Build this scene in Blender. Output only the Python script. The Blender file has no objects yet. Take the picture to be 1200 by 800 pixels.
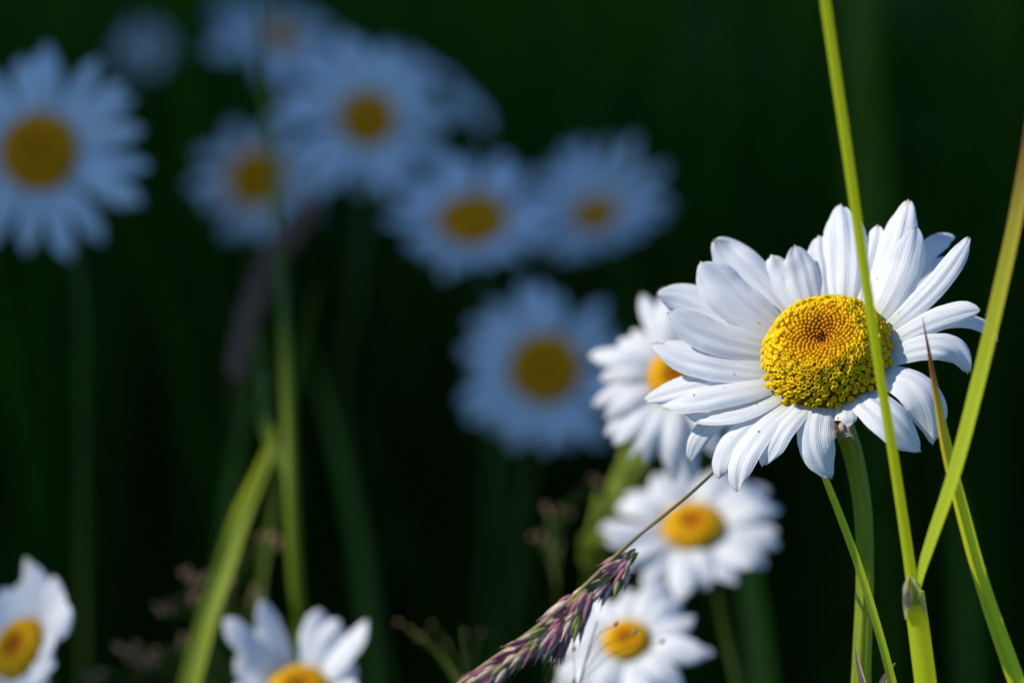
import bpy, math, random
from mathutils import Vector, Matrix, noise
R_ = math.radians
# ------------------------------------------------------------------ camera, world, sun, exposure
scn = bpy.context.scene
PITCH = R_(12)
CAM = Vector((0, 0, 0.50))
cam_d = bpy.data.cameras.new('camera'); cam = bpy.data.objects.new('camera', cam_d)
scn.collection.objects.link(cam); scn.camera = cam
cam.location = CAM; cam.rotation_euler = (math.pi/2 - PITCH, 0, 0)
cam_d.lens = 100; cam_d.sensor_width = 36; cam_d.sensor_fit = 'HORIZONTAL'
cam_d.clip_start = 0.02; cam_d.clip_end = 500
cam_d.dof.use_dof = True; cam_d.dof.focus_distance = 0.415; cam_d.dof.aperture_fstop = 8.8
cam_d.dof.aperture_blades = 0
RT = Vector((1, 0, 0)); UP = Vector((0, math.sin(PITCH), math.cos(PITCH)))
FW = Vector((0, math.cos(PITCH), -math.sin(PITCH))); BK = -FW
def cs(x, y, z): return RT*x + UP*y + BK*z                # camera-aligned direction -> world
SUN = cs(-0.72, 0.62, 0.20).normalized()                  # towards the sun
world = bpy.data.worlds.new('World'); scn.world = world; world.use_nodes = True
wn = world.node_tree.nodes; wl = world.node_tree.links
sky = wn.new('ShaderNodeTexSky'); sky.sky_type = 'NISHITA'; sky.sun_disc = False
sky.sun_elevation = math.asin(SUN.z); sky.sun_rotation = math.atan2(SUN.x, SUN.y)
sky.ozone_density = 8.0; sky.dust_density = 0.3
tint = wn.new('ShaderNodeMix'); tint.data_type = 'RGBA'; tint.blend_type = 'MULTIPLY'; tint.inputs[0].default_value = 1
tint.inputs[7].default_value = (.82, 1.0, 1.14, 1)       # a clear deep blue sky
wl.new(sky.outputs[0], tint.inputs[6]); wl.new(tint.outputs[2], wn['Background'].inputs[0])
wn['Background'].inputs[1].default_value = 0.145
sl = bpy.data.lights.new('sun', 'SUN'); sun = bpy.data.objects.new('sun', sl); scn.collection.objects.link(sun)
sl.energy = 5.0; sl.angle = R_(0.5); sl.color = (1.0, 0.94, 0.83)
sun.rotation_euler = SUN.to_track_quat('Z', 'Y').to_euler(); sun.location = (-2, 0, 5)
scn.view_settings.view_transform = 'Standard'; scn.view_settings.look = 'None'
scn.view_settings.exposure = 0.06; scn.view_settings.gamma = 1.0
scn.render.engine = 'CYCLES'
scn.cycles.use_denoising = True
scn.cycles.max_bounces = 8; scn.cycles.transmission_bounces = 6; scn.cycles.diffuse_bounces = 5
scn.cycles.sample_clamp_indirect = 4

PX = 0.36/1200
def at(X, Y, D): return CAM + (FW + RT*((X-600)*PX) - UP*((Y-400)*PX))*D

# ------------------------------------------------------------------ materials
def nodes(name):
    m = bpy.data.materials.new(name); m.use_nodes = True
    nt = m.node_tree; nt.nodes.clear()
    out = nt.nodes.new('ShaderNodeOutputMaterial')
    return m, nt, out
def thin(name, col, tcol, trans=0.3, rough=0.5, spec=0.3, vary=0.12, scale=300, stripe=None, stretch=(1,1,1), bump=0.0,
         attr=None, ramp=None):
    """thin plant tissue: a surface with light passing through it"""
    m, nt, out = nodes(name); N = nt.nodes.new; L = nt.links.new
    tc = N('ShaderNodeTexCoord'); mp = N('ShaderNodeMapping'); mp.inputs['Scale'].default_value = stretch
    ns = N('ShaderNodeTexNoise'); ns.inputs['Scale'].default_value = scale; ns.inputs['Detail'].default_value = 4
    L(tc.outputs['UV' if stripe else 'Object'], mp.inputs[0]); L(mp.outputs[0], ns.inputs[0])
    mr = N('ShaderNodeMapRange'); mr.inputs[1].default_value = .3; mr.inputs[2].default_value = .7
    mr.inputs[3].default_value = 1-vary; mr.inputs[4].default_value = 1+vary
    L(ns.outputs[0], mr.inputs[0])
    oi = N('ShaderNodeObjectInfo')
    base = N('ShaderNodeRGB'); base.outputs[0].default_value = (*col, 1); src = base.outputs[0]
    if attr:
        a = N('ShaderNodeAttribute'); a.attribute_name = attr; src = a.outputs['Color']
    if ramp:                                             # pigment along the leaf
        uv = N('ShaderNodeSeparateXYZ'); L(tc.outputs['UV'], uv.inputs[0])
        rp = N('ShaderNodeValToRGB'); e = rp.color_ramp.elements
        e[0].position, e[0].color = ramp[0][0], (*ramp[0][1], 1)
        e[1].position, e[1].color = ramp[1][0], (*ramp[1][1], 1)
        for p, c in ramp[2:]: x = e.new(p); x.color = (*c, 1)
        ad = N('ShaderNodeMath'); ad.operation = 'MULTIPLY_ADD'; ad.inputs[1].default_value = .10 if 'blade' in name else .028; L(ns.outputs[0], ad.inputs[0])
        L(uv.outputs['Y'], ad.inputs[2]); L(ad.outputs[0], rp.inputs[0]); src = rp.outputs[0]
    hs = N('ShaderNodeHueSaturation'); L(mr.outputs[0], hs.inputs['Value']); L(src, hs.inputs['Color'])
    b = N('ShaderNodeBsdfPrincipled'); b.inputs['Roughness'].default_value = rough
    b.inputs['Specular IOR Level'].default_value = spec
    L(hs.outputs[0], b.inputs['Base Color'])
    tr = N('ShaderNodeBsdfTranslucent')
    if attr or ramp:
        mm = N('ShaderNodeMix'); mm.data_type = 'RGBA'; mm.blend_type = 'MULTIPLY'; mm.inputs[0].default_value = 1
        L(hs.outputs[0], mm.inputs[6]); mm.inputs[7].default_value = (*tcol, 1); L(mm.outputs[2], tr.inputs[0])
    else: tr.inputs[0].default_value = (*tcol, 1)
    mx = N('ShaderNodeMixShader'); mx.inputs[0].default_value = trans
    L(b.outputs[0], mx.inputs[1]); L(tr.outputs[0], mx.inputs[2]); L(mx.outputs[0], out.inputs[0])
    if bump:
        bp = N('ShaderNodeBump'); bp.inputs['Strength'].default_value = bump; bp.inputs['Distance'].default_value = .0002
        L(ns.outputs[0], bp.inputs['Height']); L(bp.outputs[0], b.inputs['Normal']); L(bp.outputs[0], tr.inputs['Normal'])
    return m
M = {}
M['petal'] = thin('petal_white', (.84,.84,.85), (.95,.96,.97), .30, .5, .3, .05, 3.0, True, (11,.8,1), .9,
        ramp=[(0,(.62,.66,.42)), (.13,(.80,.81,.78)), (.2,(.84,.84,.85)), (.985,(.84,.84,.85)), (.9995,(.50,.36,.20))])
M['floret'] = thin('floret_yellow', (.8,.5,.02), (1,.75,.3), .2, .6, .10, .10, 1500, attr='tint')
M['disc'] = thin('disc_base', (.16,.10,.01), (.2,.15,.02), .05, .8, .1)
M['stem'] = thin('stem_green', (.24,.30,.016), (.55,.65,.02), .35, .5, .3, .25, 4, True, (14,3,1), .3)
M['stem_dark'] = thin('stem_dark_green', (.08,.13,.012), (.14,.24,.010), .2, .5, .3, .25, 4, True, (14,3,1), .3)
M['calyx'] = thin('calyx_green', (.06,.10,.03), (.12,.2,.02), .15, .6, .2, .3, 900)
M['blade'] = thin('blade_green', (.48,.56,.03), (1,1,.03), .55, .42, .35, .12, 3, True, (26,.6,1), .5)
M['blade_tip'] = thin('blade_browning', (.17,.26,.02), (2.6,2.3,.9), .5, .42, .35, .12, 3, True, (26,1.2,1), .5,
        ramp=[(0,(.48,.56,.03)), (.55,(.50,.55,.03)), (.76,(.46,.36,.04)), (.86,(.26,.11,.04)), (1,(.20,.08,.04))])
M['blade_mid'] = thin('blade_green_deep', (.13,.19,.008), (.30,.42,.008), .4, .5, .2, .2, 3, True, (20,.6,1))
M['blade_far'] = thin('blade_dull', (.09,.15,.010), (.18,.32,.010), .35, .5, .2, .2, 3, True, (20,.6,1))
M['dry'] = thin('dry_tissue', (.52,.38,.28), (.5,.34,.22), .3, .7, .2, .3, 1500)
M['membrane'] = thin('membrane', (.62,.58,.42), (.6,.55,.35), .4, .5, .2, .2, 900)
M['drystem'] = thin('dry_stem', (.26,.22,.08), (.3,.28,.06), .2, .5, .3, .3, 3, True, (8,8,1))
M['spike'] = thin('spikelet_purple', (.3,.1,.2), (1.3,1.1,1.2), .28, .5, .3, .15, 1800, attr='tint')
M['darkspike'] = thin('spikelet_dark', (.26,.14,.10), (.30,.15,.10), .2, .6, .2, .35, 700)
M['pinkspike'] = thin('spikelet_pink', (.42,.26,.15), (.45,.28,.15), .35, .5, .3, .25, 700)
M['timothy'] = thin('seed_green', (.30,.36,.05), (.6,.7,.06), .35, .6, .2, .3, 800)
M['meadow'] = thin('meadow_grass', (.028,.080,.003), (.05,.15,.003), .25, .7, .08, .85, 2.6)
M['dock_leaf'] = thin('dock_leaf', (.05,.12,.008), (.09,.22,.006), .3, .5, .3, .35, 25)
M['leafy'] = thin('tree_leaf', (.04,.08,.02), (.04,.1,.015), .12, .5, .3, .3, 3)
M['bark'] = thin('bark', (.10,.075,.05), (.1,.07,.05), .0, .9, .1, .4, 12, bump=.6)
M['soil'] = thin('soil', (.020,.026,.010), (.02,.02,.01), .0, .95, .05, .5, 6)
M['speck'] = thin('speck_brown', (.03,.015,.006), (.03,.015,.005), .0, .6, .2)

# ------------------------------------------------------------------ mesh helpers
class MB:
    def __init__(s): s.v = []; s.f = []; s.uv = []; s.c = []
    def grid(s, rows, uvs=None, closed=False, col=None):
        b = len(s.v); n = len(rows[0]); m = len(rows)
        for i, r in enumerate(rows):
            for j, p in enumerate(r):
                s.v.append(p); s.uv.append((j/max(1, n-1), i/max(1, m-1)))
                s.c.append(col if col else (1,1,1))
        for i in range(m-1):
            for j in range(n if closed else n-1):
                k = (j+1) % n
                s.f.append((b+i*n+j, b+i*n+k, b+(i+1)*n+k, b+(i+1)*n+j))
        return b
    def cap(s, start, n, col=None): s.f.append(tuple(range(start, start+n)))
    def build(s, name, mat, parent=None, smooth=True, origin=None):
        me = bpy.data.meshes.new(name)
        o0 = origin if origin is not None else Vector((0,0,0))
        me.from_pydata([tuple(Vector(p)-o0) for p in s.v], [], s.f)
        uv = me.uv_layers.new(name='UVMap')
        li = [0]*len(me.loops); me.loops.foreach_get('vertex_index', li)
        flat = [x for i in li for x in s.uv[i]]
        uv.data.foreach_set('uv', flat)
        if any(c != (1,1,1) for c in s.c):
            ca = me.color_attributes.new('tint', 'FLOAT_COLOR', 'POINT')
            ca.data.foreach_set('color', [x for c in s.c for x in (*c, 1)])
        if smooth: me.polygons.foreach_set('use_smooth', [True]*len(me.polygons))
        me.materials.append(M[mat]); me.update()
        o = bpy.data.objects.new(name, me); scn.collection.objects.link(o)
        if parent:
            o.parent = parent; o.location = o0 - parent.location
        else: o.location = o0
        return o
def tag(o, label=None, cat=None, group=None, kind=None):
    if label: o['label'] = label
    if cat: o['category'] = cat
    if group: o['group'] = group
    if kind: o['kind'] = kind
    return o
def thing(name, label, cat, loc, group=None):
    e = bpy.data.objects.new(name, None); scn.collection.objects.link(e)
    e.location = loc; e.empty_display_size = .01
    return tag(e, label, cat, group)
def crom(P, n):
    """smooth curve through the points, n samples"""
    Q = [P[0]*2-P[1]] + list(P) + [P[-1]*2-P[-2]]; out = []; m = len(P)-1
    for i in range(n):
        t = i/(n-1)*m; k = min(int(t), m-1); u = t-k
        a, b, c, d = Q[k:k+4]
        ta, tb, tc_ = [max(1e-6, (y-x).length)**.5 for x, y in ((a,b),(b,c),(c,d))]   # centripetal: no loops at uneven spacing
        m1 = (c-b) + ((b-a)/ta - (c-a)/(ta+tb))*tb; m2 = (c-b) + ((d-c)/tc_ - (d-b)/(tb+tc_))*tb
        out.append(b*(2*u**3-3*u*u+1) + m1*(u**3-2*u*u+u) + c*(3*u*u-2*u**3) + m2*(u**3-u*u))
    return out
def lerpl(vals, t):
    x = t*(len(vals)-1); k = min(int(x), len(vals)-2); return vals[k] + (vals[k+1]-vals[k])*(x-k)
def frames(P):
    T = [(P[min(i+1, len(P)-1)]-P[max(i-1, 0)]).normalized() for i in range(len(P))]
    return T
def tube(mb, P, rad, n=12, ns=None, ridge=0, nr=8, col=None, bumpy=0):
    ns = ns or max(8, 6*len(P)); C = crom(P, ns); T = frames(C)
    side = T[0].cross(FW)
    if side.length < .1: side = T[0].cross(RT)
    side.normalize(); rows = []
    for i, (p, t) in enumerate(zip(C, T)):
        side = (side - t*side.dot(t)).normalized(); up = t.cross(side)
        r = lerpl(rad, i/(ns-1)); row = []
        for j in range(n):
            a = j/n*2*math.pi
            rr = r*(1 + ridge*math.cos(nr*a)) 
            if bumpy: rr *= 1 + bumpy*noise.noise(Vector((i*.35, a*2, p.x*50)))
            row.append(p + side*math.cos(a)*rr + up*math.sin(a)*rr)
        rows.append(row)
    b = mb.grid(rows, closed=True, col=col)
    mb.f.append(tuple(b+j for j in range(n))); mb.f.append(tuple(b+(ns-1)*n+j for j in reversed(range(n))))
def ribbon(mb, P, wid, face=None, fold=.18, twist=(0,0), ns=None, nu=9, col=None):
    """grass blade: a folded strip along P, widths wid, its face turned to 'face'"""
    ns = ns or max(10, 7*len(P)); C = crom(P, ns); T = frames(C); face = face or BK; rows = []
    for i, (p, t) in enumerate(zip(C, T)):
        f = (face - t*face.dot(t)).normalized(); s = t.cross(f)
        a = twist[0]+(twist[1]-twist[0])*i/(ns-1)
        s2 = s*math.cos(a)+f*math.sin(a); f2 = f*math.cos(a)-s*math.sin(a)
        w = lerpl(wid, i/(ns-1))/2; row = []
        for j in range(nu):
            u = -1+2*j/(nu-1)
            row.append(p + s2*u*w + f2*w*(fold*2*(abs(u)-.5) + .035*math.cos(7*math.pi*u)))
        rows.append(row)
    mb.grid(rows, col=col)
def px(P): return [at(*p) for p in P]
def rooted(P, dx=0, dy=0, hook=.5):
    """add the part below the frame, down to the soil"""
    a = P[-1]; d = (P[-1]-P[-2]).normalized()
    m = a + d*a.z*.35; m.z = max(m.z, a.z*.4)
    r = Vector((m.x+(m.x-a.x)*.6+dx, m.y+(m.y-a.y)*.6+dy, 0.0))
    return P + [m, r]

# ------------------------------------------------------------------ petals and flower heads
def petal_mesh(mb, B, Mid, T, n, W, roll=0, rng=None, groove=.03, arch=.16, nu=13, nv=26, blunt=.5, notch=.03, base=.42, origin=None, tipcurl=0.0):
    rng = rng or random
    ctrl = Mid*2 - (B+T)*.5
    ph = rng.uniform(-.5,.5); sd = rng.uniform(0,100); rows = []
    asym = rng.uniform(-.07,.07); wav = rng.uniform(.02,.06)
    for i in range(nv):
        v0 = max(0, min(1, 1-max(0, 1-i/(nv-1))**1.35))
        row = []
        for j in range(nu):
            u = -1+2*j/(nu-1)
            # tip outline: rounded with three small teeth
            end = 1 - blunt*.10*abs(u)**2.2 - notch*(.5-.5*math.cos(3*math.pi*u+ph)) + asym*.4*u
            v = v0*end
            p = B*(1-v)**2 + ctrl*2*v*(1-v) + T*v*v
            t = ((ctrl-B)*2*(1-v) + (T-ctrl)*2*v).normalized()
            N = (n - t*n.dot(t)).normalized(); S = t.cross(N)
            rr = roll*(.3+.7*v)
            rr += .25*noise.noise(Vector((sd, v*1.8, 9)))
            S2 = S*math.cos(rr)+N*math.sin(rr); N2 = N*math.cos(rr)-S*math.sin(rr)
            w = W*.5*(base + (1-base)*max(0, min(1, v0/.5))**.8*(2-max(0, min(1, v0/.5))**.8))
            if v0 > .58:
                q = (v0-.58)/.42
                w *= max(0, 1-min(1,q)**(2.1+blunt))**.5*.92 + .08
            env = math.sin(min(1, v0*1.6+.15)*math.pi/2)*(1-.5*max(0, v0-.8)/.2)
            g = math.cos(3.0*math.pi*u+ph*.6)*(.65+.7*noise.noise(Vector((sd, v*2.5, u*.8)))) + .9*noise.noise(Vector((u*2.6+sd, v*1.6, 7)))
            h = W*(-arch*u*u + groove*g)*env + W*wav*noise.noise(Vector((u*1.3+sd, v*3.2, sd)))*v0*2
            w *= 1+.09*noise.noise(Vector((sd+math.copysign(1,u), v*3.5, 3))) + .025*noise.noise(Vector((sd+math.copysign(4,u), v*16, 3)))
            h -= tipcurl*W*max(0, v0-.7)**2*6
            row.append(p + S2*(u*w) + N2*h)
        rows.append(row)
    mb.grid(rows)

def floret(mb, P, n, r, h, kind, col, rng):
    """kind 0 bud (a bead), 1 open tube with five lobes"""
    a0 = rng.uniform(0, 6.28); t1 = n.orthogonal().normalized(); t2 = n.cross(t1)
    k = 10 if kind else 8
    prof = [(0.55,-.6,0),(.72,0,0),(.98,.55,0),(1.05,.9,.0),(.80,1.05,.5),(.42,.86,.2),(.12,.72,0)] if kind else \
           [(.6,-.6,0),(.86,-.1,0),(1.0,.35,0),(.86,.78,0),(.5,1.02,0),(.10,1.08,0)]
    rows = []
    for (rr, hh, lobe) in prof:
        row = []
        for j in range(k):
            a = a0 + j/k*6.2832; q = 1 + (.22 if j % 2 else -.12)*lobe*(1 if kind else 0)
            row.append(P + (t1*math.cos(a)+t2*math.sin(a))*r*rr*q + n*h*(hh + (.10*lobe if j % 2 else 0)))
        rows.append(row)
    base = mb.grid(rows, closed=True, col=col)
    e = base+(len(prof)-1)*k
    mb.f.append(tuple(e+j for j in range(k)))
    if kind:                                             # dark throat
        for j in range(k): mb.c[e+j] = tuple(x*.7 for x in col)
def dome(mb, O, n, r, h, dimple=.25, drop=.15, nu=32, nv=10):
    t1 = n.orthogonal().normalized(); t2 = n.cross(t1)
    rows = []
    for i in range(nv):
        q = 1-i/(nv-1)
        rr = r*q*.95; hh = prof_h(q, h, dimple)-.0004
        rows.append([O + (t1*math.cos(a)+t2*math.sin(a))*max(rr,1e-5) + n*hh for a in [j/nu*6.2832 for j in range(nu)]])
    mb.grid(rows, closed=True)
def prof_h(q, h, dimple):                                # height of the disc at relative radius q
    return h*(math.sqrt(max(0, 1-(q**2.6)*.985))) - h*dimple*math.exp(-(q/.29)**2)
def head_disc(root, O, n, r, h, cnt, rng, dimple=.25, hi=True, open_from=.5, warm=1.0):
    t1 = n.orthogonal().normalized(); t2 = n.cross(t1)
    mb = MB(); dome(mb, O, n, r, h, dimple); mb.build('disc', 'disc', root, origin=O)
    mb = MB()
    for i in range(cnt):
        q = ((i+.6)/cnt)**.56; a = i*2.399963
        if hi: q *= 1+rng.uniform(-.008,.008); a += rng.uniform(-.02,.02)
        dq = .02; sl_ = (prof_h(min(1,q+dq),h,dimple)-prof_h(max(0,q-dq),h,dimple))/(2*dq*r)
        e = t1*math.cos(a)+t2*math.sin(a)
        N = (n - e*max(-4, min(2, sl_))).normalized() if q < .97 else (e*.95+n*.3).normalized()
        P = O + e*r*q*.97 + n*prof_h(q, h, dimple)
        op = 1 if (hi and q > open_from+rng.uniform(-.06,.06)) else 0
        fr = r*(.026+.026*q)*(25/ math.sqrt(cnt))*rng.uniform(.92,1.08)
        hh = fr*(1.1+ (1.0 if op else .3)) * rng.uniform(.85,1.3)
        if hi and cnt > 400:
            N = (N + Vector((rng.gauss(0,.09), rng.gauss(0,.09), rng.gauss(0,.09)))).normalized()
            fr *= rng.uniform(.86,1.1); hh *= rng.uniform(.9,1.15) + (.5 if .55 < q < .78 and rng.random() < .5 else 0)
        g = rng.uniform(.84,1.14)
        if not hi: col = (1.0*g, .56*g, .005)
        elif q < .09: col = (.16*g,.05*g,.008)
        elif q < .55: k = (q-.09)/.46; col = ((.62+.22*k)*g, (.24+.24*k)*g, .006)
        else: col = (.86*g, (.55+.08*rng.random())*g, .010)
        floret(mb, P - N*hh*.35, N, fr, hh, op, (col[0], col[1]*warm, col[2]), rng)
    return mb.build('florets', 'floret', root, origin=O)
def calyx(root, O, n, r, rng, cup=.9):
    t1 = n.orthogonal().normalized(); t2 = n.cross(t1); mb = MB(); rows = []
    for i in range(9):
        q = i/8
        rr = r*(.16+.84*math.sin(q*math.pi/2)**.8); hh = -r*cup*.62*math.cos(q*math.pi/2)-r*.03
        rows.append([O + (t1*math.cos(a)+t2*math.sin(a))*rr + n*hh for a in [j/24*6.2832 for j in range(24)]])
    mb.grid(rows, closed=True)
    for ring in range(3):                                # overlapping bracts
        for k in range(13):
            a = (k+.5*ring)/13*6.2832; e = t1*math.cos(a)+t2*math.sin(a); s = n.cross(e)
            q0 = .15+.25*ring; rows = []
            for i in range(5):
                q = q0+i/4*.36
                rr = r*(.18+.84*math.sin(min(1,q)*math.pi/2)**.8)+r*.03*(i/4)+r*.02; hh = -r*cup*.62*math.cos(min(1,q)*math.pi/2)
                w = r*.19*math.sin(.35+i/4*2.7)
                rows.append([O+e*rr*(1-.0)+n*hh+s*w*u for u in (-1,0,1)])
            mb.grid(rows)
    return mb.build('calyx', 'calyx', root, origin=O)

def daisy(label, X, Y, D, ncam, R, rd, cnt=22, cup=.15, droop=.25, seed=1, hi=False, wid=1.0, stem=None, sr=.0007, skip=(), scale_by=None, overlap=.0, group='oxeye daisies out of focus behind', extra=None, h=.42, tips=.12):
    """an oxeye daisy plant: stem, calyx, disc, florets and single petals. ncam = the way the head faces, seen from the camera"""
    rng = random.Random(seed); O = at(X, Y, D); n = cs(*ncam).normalized()
    O = O - n*rd*h*.5
    if stem is None: stem = [(X+4, Y+120, D+.01)]
    P = [O - n*rd*.55, O - n*rd*1.5 - Vector((0,0,rd*.7))] + px(stem)
    P = rooted(P, rng.uniform(-.02,.02), rng.uniform(-.01,.03))
    root = thing('oxeye_daisy', label, 'daisy', P[-1], group)
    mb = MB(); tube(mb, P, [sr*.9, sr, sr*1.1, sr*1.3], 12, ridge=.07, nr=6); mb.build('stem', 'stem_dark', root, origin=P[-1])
    calyx(root, O, n, rd*.92, rng)
    head_disc(root, O, n, rd*(1 if hi else 1.12), rd*h, 260 if hi else 150, rng, hi=hi, warm=.84 if hi else .70)
    t1 = (UP - n*UP.dot(n)).normalized(); t2 = t1.cross(n)
    for k in range(cnt):
        a = k/cnt*2*math.pi + rng.uniform(-.5,.5)*2*math.pi/cnt
        deg = math.degrees(a) % 360
        if any(lo <= deg <= hi_ for lo, hi_ in skip): continue
        e = t1*math.cos(a)+t2*math.sin(a)
        L = (R-rd*.9)*rng.uniform(.80,1.12); c = cup+rng.uniform(-.16,.16); dr = droop+rng.uniform(-.2,.2)
        if scale_by: f = scale_by(deg); L *= f[0]; c += f[1]
        B = O + e*rd*.84 - n*rd*.05
        Mi = O + e*(rd*.9+L*.52) + n*L*(c*.6)
        Ti = O + e*(rd*.9+L) + n*L*(c - dr)
        W = (2*math.pi*R*.72/cnt)*1.06*wid*rng.uniform(.78,1.15)
        mb = MB(); petal_mesh(mb, B, Mi, Ti, n, min(W, .0072), rng.uniform(-.55,.55), rng, nu=9, nv=16, blunt=.6)
        mb.build('petal', 'petal', root, origin=B)
    return root

# ------------------------------------------------------------------ the setting
mb = MB(); S = 60
rows = []
NG = 41
for i in range(NG):
    row = []
    for j in range(NG):
        x = (j/(NG-1)*2-1); y = (i/(NG-1)*2-1)
        X_ = S*x*abs(x)**1.5; Y_ = S*y*abs(y)**1.5
        z = .02*noise.noise(Vector((X_*.8, Y_*.8, 0))) - .012
        row.append(Vector((X_, Y_, z if abs(X_)+abs(Y_) > .8 else -.004)))
    rows.append(row)
mb.grid(rows); tag(mb.build('ground', 'soil'), kind='structure')

def grass_field(name, label, count, area, hr, wr, seed, mat, lean=.35):
    rng = random.Random(seed); mb = MB()
    for i in range(count):
        x, y = area(rng); h = rng.uniform(*hr); w = rng.uniform(*wr); a = rng.uniform(0, 6.28)
        d = Vector((math.cos(a), math.sin(a), 0)); s = Vector((-d.y, d.x, 0)); ln = rng.uniform(.05, lean)*h
        rows = []
        for k in range(6):
            t = k/5; p = Vector((x, y, -.01)) + d*ln*t*t + Vector((0,0,h*t*(1-.12*t*ln/h)))
            ww = w*(1-t**2.2)+.0004
            rows.append([p-s*ww/2, p+d*ww*.12, p+s*ww/2])
        mb.grid(rows)
    return tag(mb.build(name, mat), label, 'grass', kind='stuff')
def far_area(r):
    y = .95 + 5.5*r.random()**1.5; return r.uniform(-1,1)*(.42+.38*y), y
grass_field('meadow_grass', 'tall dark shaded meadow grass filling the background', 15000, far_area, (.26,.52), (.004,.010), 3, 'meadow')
def near_area(r): return r.uniform(-.45,.55), r.uniform(.15,1.05)
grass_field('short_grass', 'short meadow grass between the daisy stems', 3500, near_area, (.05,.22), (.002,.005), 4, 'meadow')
def wide_area(r):
    while True:
        x, y = r.uniform(-3.5,3.5), r.uniform(-1.5,7)
        if not (abs(x) < .5+.3*max(y,0) and y > .1) and (abs(x) > .35 or abs(y) > .3): return x, y
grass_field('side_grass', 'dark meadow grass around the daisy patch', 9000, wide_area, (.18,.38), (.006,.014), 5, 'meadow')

# unseen tree added to keep the sun off everything behind the front flowers
_m = cs(-.55,.14,-1); mdir = (_m - SUN*_m.dot(SUN)).normalized()    # across the edge of its shadow, into the shade
cdir = SUN.cross(mdir)
EDGE = CAM + mdir*((at(350,760,.50)-CAM).dot(mdir)-.024)
TC = EDGE + SUN*(4.2) + mdir*2.55
TC -= cdir*TC.dot(cdir)*0
tree = thing('added_shade_tree', 'unseen broad leafy tree added to shade the daisies behind', 'tree', (TC.x-.4, TC.y+.5, 0))
mb = MB(); base = tree.location.copy()
tube(mb, [base-Vector((0,0,.1)), base+Vector((.05,.03,1.0)), base+Vector((.12,0,2.2)), TC+Vector((0,0,-.3)), TC+Vector((0,0,1.2))], [.22,.17,.14,.09,.03], 14, ns=40, bumpy=.25)
mb.build('trunk', 'bark', tree, origin=base)
rng = random.Random(8)
for k in range(9):
    mb = MB(); a = k*2.4; s0 = base+Vector((.1,0,1.9+.12*k))
    e = TC + mdir*math.cos(a)*1.7 + cdir*math.sin(a)*1.7 + Vector((0,0,rng.uniform(-.3,.4)))
    tube(mb, [s0, (s0+e)/2+Vector((0,0,.15)), e], [.07,.045,.012], 8, bumpy=.2); mb.build('limb', 'bark', tree, origin=base)
mb = MB()
for i in range(26000):
    while True:
        q = Vector((rng.uniform(-1,1), rng.uniform(-1,1), rng.uniform(-1,1)))
        if q.length < 1 and q.length > .35: break
    p = TC + mdir*q.x*2.5 + cdir*q.y*3.4 + SUN*q.z*1.1
    if (p-EDGE).dot(mdir) < .02: continue  # crown trimmed along the shadow edge wanted on the flowers
    a = Vector((rng.gauss(0,1), rng.gauss(0,1), rng.gauss(0,1))).normalized(); N = (SUN+a*.9).normalized()
    s = N.orthogonal().normalized(); t = N.cross(s); th = rng.uniform(0,6.28)
    s, t = s*math.cos(th)+t*math.sin(th), t*math.cos(th)-s*math.sin(th)
    l = rng.uniform(.07,.11); w = l*.36
    b = len(mb.v)
    for (u, v_, z) in ((-1,0,0),(-.35,-1,.15),(.35,-.9,.15),(1,0,-.1),(.35,.9,.15),(-.35,1,.15)):
        mb.v.append(p + s*l*u + t*w*v_ + N*w*z); mb.uv.append((u,v_)); mb.c.append((1,1,1))
    mb.f += [(b,b+1,b+2,b+3), (b,b+3,b+4,b+5)]
mb.build('crown', 'leafy', tree, smooth=False, origin=TC)

# ------------------------------------------------------------------ the main daisy
FO_PX = (972, 424); FD = .42
NF = cs(-.28, .60, .75).normalized()
FO = at(*FO_PX, FD)
def onplane(X, Y, e):                                    # the point seen at (X,Y) that lies e mm above the petal plane
    d = FW + RT*((X-600)*PX) - UP*((Y-400)*PX)
    return CAM + d*((e*.001 + (FO-CAM).dot(NF))/d.dot(NF))
st = [FO-NF*.004, FO-NF*.0095-Vector((0,0,.003))] + px([(1000,535,.4285),(1011,600,.428),(1013,680,.428),(1010,760,.427),(1008,815,.427)])
st = rooted(st, -.004, .006)
main = thing('oxeye_daisy', 'large sharp white daisy with wide yellow centre in full sun', 'daisy', st[-1])
mb = MB(); tube(mb, st, [.0013,.0015,.00135,.00128,.0013,.0014,.0016,.002], 28, ns=90, ridge=.10, nr=7); mb.build('stem', 'stem', main, origin=st[-1])
rng = random.Random(21)
calyx(main, FO, NF, .0090, rng)
DR = .0096
head_disc(main, FO+NF*.0004, NF, DR, .0072, 700, rng, dimple=.26, open_from=.56)
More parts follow.
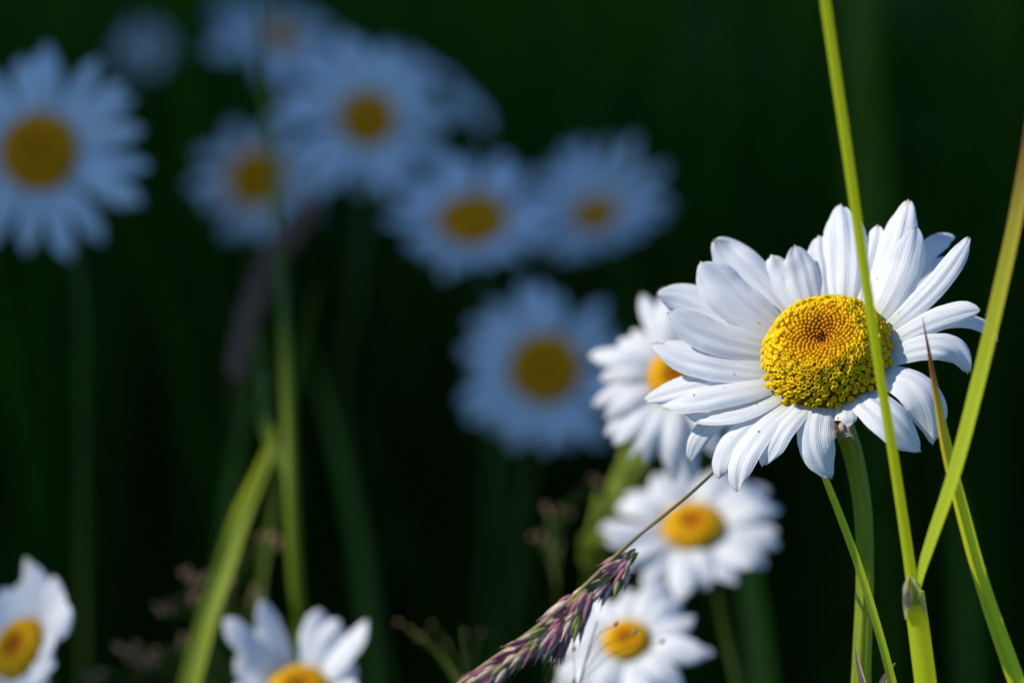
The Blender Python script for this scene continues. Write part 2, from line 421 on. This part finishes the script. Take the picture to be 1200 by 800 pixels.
#   base, mid, tip pixels; heights over the petal plane of mid and tip (mm); width px; roll; blunt
PET = [
 ((893,446),(822,447),(753,469), 1.6,-.5,30, .10,.4),
 ((896,455),(836,461),(773,474), 2.6, .8,38,-.05,.5),
 ((889,438),(826,423),(764,400), 3.6, 5.2,36, .25,.4),
 ((894,408),(836,390),(782,363), 5.0, 8.0,44, .20,.7),
 ((898,395),(823,357),(770,346), 3.0, 5.0,36, .20,.6),
 ((906,390),(859,348),(821,306), 5.6, 9.0,48, .12,.6),
 ((918,368),(872,318),(836,280), 4.4, 7.0,44, .10,.6),
 ((915,375),(878,345),(850,320), 2.0, 3.0,30, .0,.5),
 ((934,357),(916,328),(904,298), 3.0, 4.6,38, .05,1.0),
 ((948,353),(941,320),(931,286), 3.8, 6.0,38,-.05,1.0),
 ((967,348),(963,312),(959,275), 2.5, 3.5,34, .0,.7),
 ((989,350),(988,294),(985,238), 4.0, 6.0,44, .0,.6),
 ((1010,352),(1017,308),(1028,262),2.4, 3.6,36, .0,.6),
 ((1026,358),(1043,296),(1065,233),4.0, 6.5,40,-.08,.35),
 ((1036,368),(1056,320),(1072,264),5.4, 8.5,38,-.12,.5),
 ((1042,362),(1086,294),(1120,280),1.2,-.5,24,-.1,.4),
 ((1045,368),(1088,318),(1124,306),.6,-2.5,22,-.1,.4),
 ((1050,380),(1092,336),(1136,277),4.4, 6.5,30,-.35,.0),
 ((1046,405),(1098,372),(1149,362),2.8, 2.6,28,-.20,.3),
 ((1052,402),(1122,374),(1171,400),1.0,-2.5,18,-.1,.3),
 ((1046,424),(1102,404),(1134,440),1.8,-3.0,30,-.15,.5),
 ((1036,440),(1079,458),(1093,522),1.6,-4.0,46, .0,.6),
 ((1010,466),(1040,486),(1080,530),2.0,-2.6,48, .10,.7),
 ((991,471),(990,486),(988,499),1.6, 1.0,24, .0,1.0),
 ((968,476),(955,512),(976,562), .6,-4.2,40, .0,.5),
 ((944,481),(913,503),(893,548),1.6,-1.0,34, .0,.5),
 ((928,483),(878,517),(862,577),1.2,-2.0,36, .0,.5),
 ((913,480),(860,514),(843,562), .4,-3.4,34, .0,.5),
 ((895,474),(838,490),(807,540),-.8,-5.4,26, .35,.1),
 ((908,470),(856,486),(802,480),1.6,-.2,24,-.25,.1),
]
POL = []
for k, (b, m_, t, em, et, w, roll, bl) in enumerate(PET):
    B = onplane(*b, .6); B = B + (FO+NF*.0003-B)*.2; Mi = onplane(*m_, em); Ti = onplane(*t, et+rng.uniform(-.5,.5))
    mb = MB()
    petal_mesh(mb, B, Mi, Ti, NF, w*PX*FD*(1.17 if b[1] < 450 and b[0] < 1030 else 1.08)*rng.uniform(.93,1.07), roll+rng.uniform(-.25,.25), rng, nu=25, nv=44, blunt=bl, notch=.015+.045*rng.random()**2, groove=.015+.014*rng.random(), arch=.10+.1*rng.random(), base=.5)
    mb.build('petal', 'petal', main, origin=B)
    for q in range(rng.choice((0,0,0,1,2))):             # pollen grains fallen on the petal
        p = mb.v[rng.randrange(4, 26)*25+rng.randrange(4,21)] + NF*.00005; rr = rng.uniform(.00006,.00014); POL.append((p, rr))
mb = MB()
for p, rr in POL: floret(mb, p, NF, rr, rr*1.2, 0, (.75,.45,.02), rng)
tag(mb.build('pollen', 'floret', main, origin=FO), kind='stuff')
# shrivelled brown petal scrap under the disc
mb = MB(); c = onplane(986,497,1.0)
for k in range(4):
    P = [c+cs(-.0006+.0005*k,0,0), c+cs(.0006*(k-1.5),-.0008,.0006), c+cs(.0007*(k-1),-.0016,-.0002+.0003*k), c+cs(.0009*(k-1),-.0012-.0003*k,.0008)]
    ribbon(mb, P, [.0012,.0014,.0010,.0005], fold=.5, twist=(k, k+2.5), ns=14)
tag(mb.build('withered_petal', 'dry', main, origin=c), 'shrivelled brown petal under the disc')
# tiny insects and dust on the disc and petals
for (X,Y,e,s) in ((1009,375,6.4,.00032),):
    mb = MB(); c = onplane(X,Y,e)
    tube(mb, [c-UP*s*2, c, c+UP*s*2], [s*.3,s,s*.4], 8)
    for sgn in (-1,1):
        for k in range(3): tube(mb, [c+UP*s*(k-1)*.8, c+RT*sgn*s*1.6+UP*s*(k-1)*1.3+BK*s*.5, c+RT*sgn*s*2.4+UP*s*(k-1)*1.8-BK*s], [s*.1]*3, 5)
    tag(mb.build('insect', 'speck', None, origin=c), 'tiny black insect on the yellow disc of the sharp daisy', 'insect')

# ------------------------------------------------------------------ grass in front of the main daisy
g = thing('grass_plant', 'bright green grass stalk crossing before the sharp daisy with forked blades', 'grass', (0,0,0))
cul = rooted(px([(1071,694,.403),(1077,740,.404),(1086,810,.405)]), -.006, .01); g.location = cul[-1]
mb = MB(); tube(mb, cul, [.0014,.0015,.00155,.0017,.0018], 20, ns=60, ridge=.03, nr=9); mb.build('culm', 'blade', g, origin=cul[-1])
mb = MB(); P = px([(1072,706,.4022),(1066,660,.401),(1048,540,.398),(1030,430,.395),(1012,310,.392),(992,170,.388),(970,20,.384),(955,-90,.380),(935,-200,.377)])
tube(mb, P, [.00085,.00078,.0007,.00066,.00068,.0007,.0007,.0006,.0005], 12, ns=90, ridge=.05, nr=5); mb.build('flower_stalk', 'blade', g, origin=P[0])
mb = MB(); P = px([(1073,712,.4015),(1078,680,.400),(1094,630,.398),(1118,560,.396),(1146,455,.394),(1172,345,.391),(1197,225,.388),(1212,100,.386),(1205,-40,.384)])
ribbon(mb, P, [.0012,.0027,.0030,.0031,.0030,.0028,.0025,.0016,.0004], face=cs(-.65,.3,.7), fold=.22, twist=(.5,-.1), ns=80); mb.build('leaf_blade', 'blade_tip', g, origin=P[0])
mb = MB(); P = px([(1070,716,.4035),(1068,700,.4015),(1066,684,.4005),(1067,676,.4)])
ribbon(mb, P, [.0030,.0030,.0022,.0010], fold=.9, ns=16)
ribbon(mb, px([(1064,712,.402),(1063,700,.4005),(1066,688,.4)]), [.001,.0014,.0004], fold=.7, ns=12)
mb.build('ligule', 'membrane', g, origin=P[0])

def blade(label, P, W, mat='blade', face=None, fold=.2, twist=(0,0), name='grass_leaf', group=None, dx=0, dy=0, ns=None):
    pts = rooted(px(P), dx, dy); mb = MB()
    W = list(W)+[W[-1], W[-1]*.8]
    ribbon(mb, pts[::-1], W[::-1], face, fold, twist, ns=ns or 8*len(pts))
    return tag(mb.build(name, mat, None, origin=pts[-1]), label, 'grass blade', group, 'thing')
blade('green grass blade with sharp brown tip right of the sharp daisy',
      [(1081,372,.4035),(1088,412,.4035),(1096,460,.4035),(1108,525,.4035),(1128,605,.4035),(1152,690,.4035),(1196,815,.4035)],
      [.0001,.0006,.0011,.0018,.0021,.0022,.0026], 'blade_tip', fold=.45, twist=(0,-.5), ns=90)
blade('thin bright grass blade leaning under the sharp daisy and crossing its stem',
      [(957,535,.418),(968,562,.4165),(985,605,.4165),(1008,668,.4165),(1030,740,.416),(1050,815,.416)],
      [.0008,.0010,.00115,.0012,.0012,.0013], 'blade', fold=.25, twist=(0,.3), ns=70)
blade('small withered red brown leaf tip at the foot of the sharp daisy',
      [(1002,755,.412),(1006,775,.412),(1012,800,.412),(1018,830,.412)], [.0001,.0007,.0011,.0014], 'dry', fold=.6, twist=(0,.8))
blade('short curled leaf tip beside the thin blade near the picture foot',
      [(1049,776,.420),(1044,786,.420),(1036,800,.421),(1030,830,.422)], [.0001,.0010,.0013,.0014], 'dry', fold=.6, twist=(0,1.2))

# ------------------------------------------------------------------ purple grass head in the middle
def spikelet(mb, p, d, L, w, col, flat=.5):
    d = d.normalized(); s = d.cross(BK)
    s = s.normalized() if s.length > .05 else RT; f = s.cross(d); rows = []
    prof = [(0,.15),(.12,.6),(.32,1),(.55,.85),(.78,.42),(.92,.12),(1.1,.03)]
    for t, q in prof:
        rows.append([p + d*L*t + (s*math.cos(a)*w + f*math.sin(a)*w*flat)*q*.5 for a in [j/7*6.2832 for j in range(7)]])
    mb.grid(rows, closed=True, col=col)
sp_st = px([(540,800,.4025),(600,757,.4025),(655,715,.403),(692,680,.4035),(738,636,.4045),(790,594,.4065),(832,557,.420),(870,520,.430),(915,480,.441),(970,470,.450),(1006,530,.449),(1013,640,.447),(1010,760,.446),(1008,830,.446)])
sp_st = rooted(px([(500,835,.402)])+sp_st, .0, .01)
g = thing('grass_seed_head', 'purple grass seed head slanting below the sharp daisy', 'grass', sp_st[-1])
mb = MB(); tube(mb, sp_st, [.0004,.0004,.00042,.0004,.00034,.00028,.00025,.00024,.00024,.0003,.0003,.0004,.0005,.0006,.0007,.0008,.0009], 8, ns=160, bumpy=.15)
mb.build('stalk', 'drystem', g, origin=sp_st[-1])
rng = random.Random(5)
def cluster(a, b, wid, cnt, L, D, back=.2, g=g):
    """spikelets packed between pixel a (attached) and pixel b (tip end)"""
    mb = MB(); A = at(*a, D); Bp = at(*b, D); ax = (Bp-A); al = ax.length; ad = ax.normalized(); s = ad.cross(BK).normalized()
    tube(mb, [A, (A+Bp)/2, Bp], [.0003,.0002,.0001], 6, col=(.3,.26,.08))
    for i in range(cnt):
        t = rng.uniform(-.05,.8); q = rng.uniform(-1,1); z = rng.uniform(-1,1)
        ww = wid*.58*PX*D*.5*(.35+.9*math.sin(min(1,max(0,t+.25))*math.pi*.8))
        p = A + ax*t + s*q*ww*.8 + BK*z*ww*.7
        d = ad + s*(q*.45+rng.uniform(-.1,.1)) + BK*(z*.3)
        r = rng.random(); gg = rng.uniform(.75,1.15)
        if r < .42: col = (.48*gg,.20*gg,.25*gg)
        elif r < .72: col = (.74*gg,.58*gg,.46*gg)
        elif r < .86: col = (.30*gg,.34*gg,.08*gg)
        else: col = (.26*gg,.10*gg,.13*gg)
        spikelet(mb, p, d, L*rng.uniform(.7,1.15), L*.20*rng.uniform(.8,1.2), col)
    mb.build('spikelet_cluster', 'spike', g, origin=A)
cluster((744,646), (698,696), 34, 50, .0036, .4045)
cluster((688,690), (636,766), 48, 80, .0042, .4030)
cluster((664,722), (590,780), 26, 50, .0036, .4022)
cluster((628,750), (560,800), 30, 60, .0038, .4018)
cluster((590,778), (520,840), 36, 80, .0038, .4015)

# ------------------------------------------------------------------ the other daisies
UPW = lambda d: (1.0+.16*math.cos(R_(d)), .0)
G1 = 'shaded daisies out of focus behind'; G2 = 'sunlit daisies out of focus near the front'
daisy('big blue-shaded daisy cut by the left picture edge facing the camera', 45, 177, .62, (-.05,.05,1), .0245, .0076, 23, .10, .15, 11, stem=[(92,330,.635),(96,480,.64),(98,640,.645)], group=G1, wid=.92)
daisy('shaded daisy with small dark gold centre above and left of the middle', 431, 138, .74, (.12,.12,1), .0238, .0066, 23, .10, .2, 12, stem=[(420,330,.75),(398,470,.76),(425,640,.76)], group=G1)
daisy('dim shaded daisy half covered by a blurred grass stalk', 300, 208, .84, (-.1,.15,1), .0205, .0082, 20, .10, .25, 13, stem=[(285,420,.85),(270,640,.86)], group=G1, wid=.8)
daisy('shaded daisy with half oval centre, petals raised behind it', 553, 256, .72, (-.05,.62,.75), .0218, .0080, 22, .42, .3, 14, stem=[(572,330,.74),(578,480,.745),(572,640,.75)], group=G1, scale_by=UPW)
daisy('small shaded daisy nearest the sharp daisy on its upper left', 697, 250, .78, (-.18,.60,.75), .0215, .0058, 24, .45, .25, 15, stem=[(728,300,.80),(745,420,.81),(750,560,.81)], group=G1, scale_by=UPW)
daisy('shaded daisy with wide gold centre in the middle of the picture', 639, 431, .70, (.0,.22,1), .0222, .0080, 20, .12, .25, 16, stem=[(620,560,.715),(600,700,.72)], group=G1)
daisy('far shaded daisy seen side on at the upper picture edge', 330, 40, .95, (.35,.75,.55), .0250, .0070, 20, .05, .15, 17, stem=[(322,150,.97),(330,400,.98)], group=G1)
daisy('tiny faint daisy far behind at the upper left', 172, 60, 1.08, (-.2,.35,.9), .0125, .0022, 14, .3, .0, 18, stem=[(160,250,1.13),(150,500,1.14)], group=G1)
daisy('shaded daisy behind, only petals showing between two golden centres', 524, 96, .86, (.65,.75,.05), .0190, .0030, 18, .1, .3, 19, stem=[(560,330,.88),(590,520,.89)], group=G1)
daisy('bright daisy tucked behind the left petals of the sharp daisy', 796, 440, .485, (-.25,.34,.92), .0170, .0052, 32, .05, .35, 31, True, 1.4, stem=[(818,520,.53),(845,600,.565),(868,670,.57),(884,800,.57)], group=G2)
daisy('sunlit daisy with orange centre under the sharp daisy', 812, 614, .525, (-.08,.72,.68), .0172, .0054, 24, .18, .25, 32, True, 1.4, stem=[(832,668,.535),(850,740,.54),(866,815,.54)], group=G2)
daisy('sunlit daisy beside the purple seed head at the lower edge', 734, 748, .50, (-.15,.66,.73), .0142, .0040, 20, .10, .3, 33, True, 1.4, stem=[(755,800,.51),(765,860,.515)], group=G2, sr=.001)
daisy('cup shaped daisy cut by the lower picture edge', 350, 806, .50, (.0,.72,.68), .0140, .0052, 20, .70, .0, 34, True, 1.7, skip=((350,360),(0,9)), stem=[(360,900,.505)], group=G2, scale_by=lambda d: (1.15, .1) if (d < 60 or d > 300) else (.75,-.3))
daisy('daisy with tall petals cut by the left and lower picture edges', 20, 758, .50, (-.52,.42,.65), .0150, .0054, 19, .5, .0, 35, True, 2.0, skip=((8,22),), stem=[(40,850,.51)], group=G2, scale_by=lambda d: (1.0, .1) if d < 120 else (.8,-.3))

# ------------------------------------------------------------------ blurred grasses
g = thing('grass_plant', 'blurred tall grass stalk with side blades left of the middle', 'grass', (0,0,0))
P = rooted(px([(298,-80,.62),(303,0,.615),(313,130,.605),(324,250,.59),(334,400,.545),(340,540,.525),(344,640,.52),(352,740,.52),(360,830,.52)]), 0, .01)
g.location = P[-1]
mb = MB(); tube(mb, P, [.0005,.0006,.0007,.0008,.0010,.0012,.0013,.0013,.0014,.0014,.0015], 12, ns=90); mb.build('culm', 'blade_mid', g, origin=P[-1])
for PP, WW, tw in (([(342,565,.535),(318,520,.54),(308,440,.58),(302,400,.59),(298,370,.60)], [.0015,.0024,.0024,.0014,.0002], (.2,.4)),
               ([(343,560,.535),(340,500,.545),(334,450,.57),(331,410,.58),(328,380,.59)], [.002,.0026,.0022,.0014,.0002], (.8,.3))):
    mb = MB(); q = px(PP); ribbon(mb, q, WW, twist=tw); mb.build('leaf_blade', 'blade_mid', g, origin=q[0])
blade('broad bright blurred grass blade leaning at the lower left', [(322,500,.53),(308,545,.525),(282,605,.52),(262,665,.515),(242,725,.51),(222,800,.505)], [.0004,.0022,.0034,.0036,.0036,.0038], twist=(.2,-.3))
blade('slender curved grass blade crossing the tall blurred stalk low down', [(372,330,.60),(352,420,.585),(336,500,.57),(318,600,.55),(300,720,.54),(292,800,.54)], [.0002,.0009,.0013,.0015,.0015,.0016], 'blade_mid')
blade('dull narrow grass blade behind the tall blurred stalk', [(296,440,.62),(284,500,.62),(268,580,.62),(258,660,.62)], [.0006,.0020,.0025,.0025], 'blade_far')
blade('dull arching grass blade right of the tall blurred stalk', [(360,400,.70),(380,470,.70),(402,560,.70),(420,650,.70),(432,760,.70)], [.0005,.0018,.0024,.0026,.0028], 'blade_far')
blade('wide dim grass blade standing behind the sharp daisy on the right', [(1012,-60,.95),(1010,60,.95),(1014,180,.96),(1020,330,.97)], [.010,.012,.012,.012], 'blade_far')
blade('dim grass blade behind the stems beneath the sharp daisy', [(868,560,.60),(872,640,.60),(884,730,.60),(896,830,.60)], [.001,.0045,.0055,.006], 'blade_far')
blade('dim grass blade low at the lower right behind the stalks', [(1120,560,.80),(1128,660,.80),(1135,800,.80)], [.001,.004,.005], 'blade_far')
def dock(label, X, Y, D, seed, n=7, L=.16, W=.04):
    rng = random.Random(seed); q = at(X, Y, D); base = Vector((q.x, q.y, 0)); H = q.z
    g = thing('broad_leaved_plant', label, 'plant', base, 'broad leaved plants in the dark grass')
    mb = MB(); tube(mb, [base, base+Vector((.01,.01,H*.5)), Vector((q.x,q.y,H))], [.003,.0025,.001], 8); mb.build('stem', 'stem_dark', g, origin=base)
    for k in range(n):
        a = rng.uniform(0,6.28); d = Vector((math.cos(a), math.sin(a), 0)); z = H*(.45+.55*k/(n-1))
        p0 = Vector((q.x, q.y, z)); l = L*rng.uniform(.6,1.1)
        P = [p0, p0+d*l*.35+Vector((0,0,l*.35)), p0+d*l*.7+Vector((0,0,l*.45)), p0+d*l+Vector((0,0,l*.15))]
        mb = MB(); ribbon(mb, P, [.003,W*rng.uniform(.7,1),W*.8,.001], face=Vector((0,0,1)), fold=.3); mb.build('leaf', 'dock_leaf', g, origin=p0)
dock('broad leaved plant dim in the dark grass at the upper right corner', 1150, 60, 1.5, 61)
dock('broad leaved plant dim between the sharp daisy and the grass blades at the right edge', 1150, 560, 1.25, 62, 6, .11, .03)
dock('broad leaved plant dim above the sharp daisy', 860, 90, 1.9, 63, 8)
dock('broad leaved plant dim in the dark low gap left of the middle', 180, 520, 1.2, 64, 7, .11, .03)
dock('broad leaved plant dim below the middle shaded daisy', 560, 640, 1.1, 65, 6, .09, .025)
# dark drooping seed head
def fuzzy(label, P, rad, mat, L, cnt, seed, stalk, root=(0,.01), stem_mat='drystem', spread=.5, name='grass_seed_head'):
    rng = random.Random(seed); pts = rooted(px(stalk), *root)
    g = thing(name, label, 'grass', pts[-1])
    mb = MB(); tube(mb, pts, [.0006,.0007,.0009,.0011], 8); mb.build('stalk', stem_mat, g, origin=pts[-1])
    mb = MB(); C = crom(px(P), 60); T = frames(C)
    for i in range(cnt):
        k = rng.randrange(60); t = k/59; d = T[k]; s = d.cross(BK).normalized(); a = rng.uniform(0,6.28)
        e = s*math.cos(a)+s.cross(d)*math.sin(a); r = lerpl(rad, t)
        spikelet(mb, C[k]+e*r*rng.uniform(.1,.7), d+e*spread, L*rng.uniform(.7,1.2), L*.35, (1,1,1), .7)
    mb.build('spikelets', mat, g, origin=pts[-1]); return g
fuzzy('dark purple drooping seed head before the shaded daisies', [(276,450,.58),(290,380,.58),(318,310,.58),(360,250,.58)], [.0012,.0017,.0018,.0007], 'darkspike', .0042, 340, 41, [(276,448,.58),(280,520,.62),(270,600,.64)])
fuzzy('plump green seed head leaning under the bright tucked daisy', [(690,670,.545),(700,630,.54),(722,580,.54),(748,532,.54)], [.0014,.0024,.0021,.0008], 'timothy', .0052, 150, 42, [(690,668,.56),(684,720,.565),(680,790,.57)], stem_mat='stem')
# airy pink panicles
def panicle(label, stalk, spots, D, seed, size=.0022, n=5):
    rng = random.Random(seed); pts = rooted(px(stalk), 0, .01)
    g = thing('grass_panicle', label, 'grass', pts[-1])
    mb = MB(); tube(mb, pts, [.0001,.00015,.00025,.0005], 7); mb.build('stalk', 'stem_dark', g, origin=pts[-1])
    mb = MB(); m2 = MB(); C = crom(pts, 60)
    for (X,Y) in spots:
        for k in range(n):
            p = at(X+rng.gauss(0,7), Y+rng.gauss(0,6), D+rng.gauss(0,.004))
            a = min(C, key=lambda c: (c-(p-Vector((0,0,.008)))).length)
            tube(mb, [a, (a+p)/2+Vector((0,0,.002)), p], [.00007,.00006,.00005], 5, ns=8)
            spikelet(m2, p, p-a+cs(rng.uniform(-1,1),1,0)*.004, size*rng.uniform(.7,1.2), size*.5, (1,1,1))
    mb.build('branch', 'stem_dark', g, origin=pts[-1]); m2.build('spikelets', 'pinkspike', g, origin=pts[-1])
panicle('airy brown pink grass panicle at the lower left beneath the bright blade', [(255,650,.53),(262,700,.53),(276,760,.53),(286,820,.53)], [(232,675),(228,700),(195,715),(272,690),(300,700),(312,640),(185,775),(165,770),(150,765),(120,790),(215,755)], .53, 51, .0019, 6)
panicle('sparse pink panicle trailing left of the purple seed head', [(640,600,.53),(650,660,.53),(652,740,.53),(640,830,.53)], [(632,628),(655,648),(640,600),(700,560),(660,600)], .54, 52, .0015, 3)
panicle('faint pale panicle specks low in the middle', [(540,730,.48),(545,780,.48),(548,840,.48)], [(478,738),(512,736),(555,742),(500,745)], .52, 53, .0013, 2)
panicle('fine dark panicle crossing the lower sunlit daisy', [(700,728,.44),(690,760,.44),(672,830,.44)], [(716,735),(744,752),(765,760),(664,770),(655,785)], .44, 54, .0014, 1)
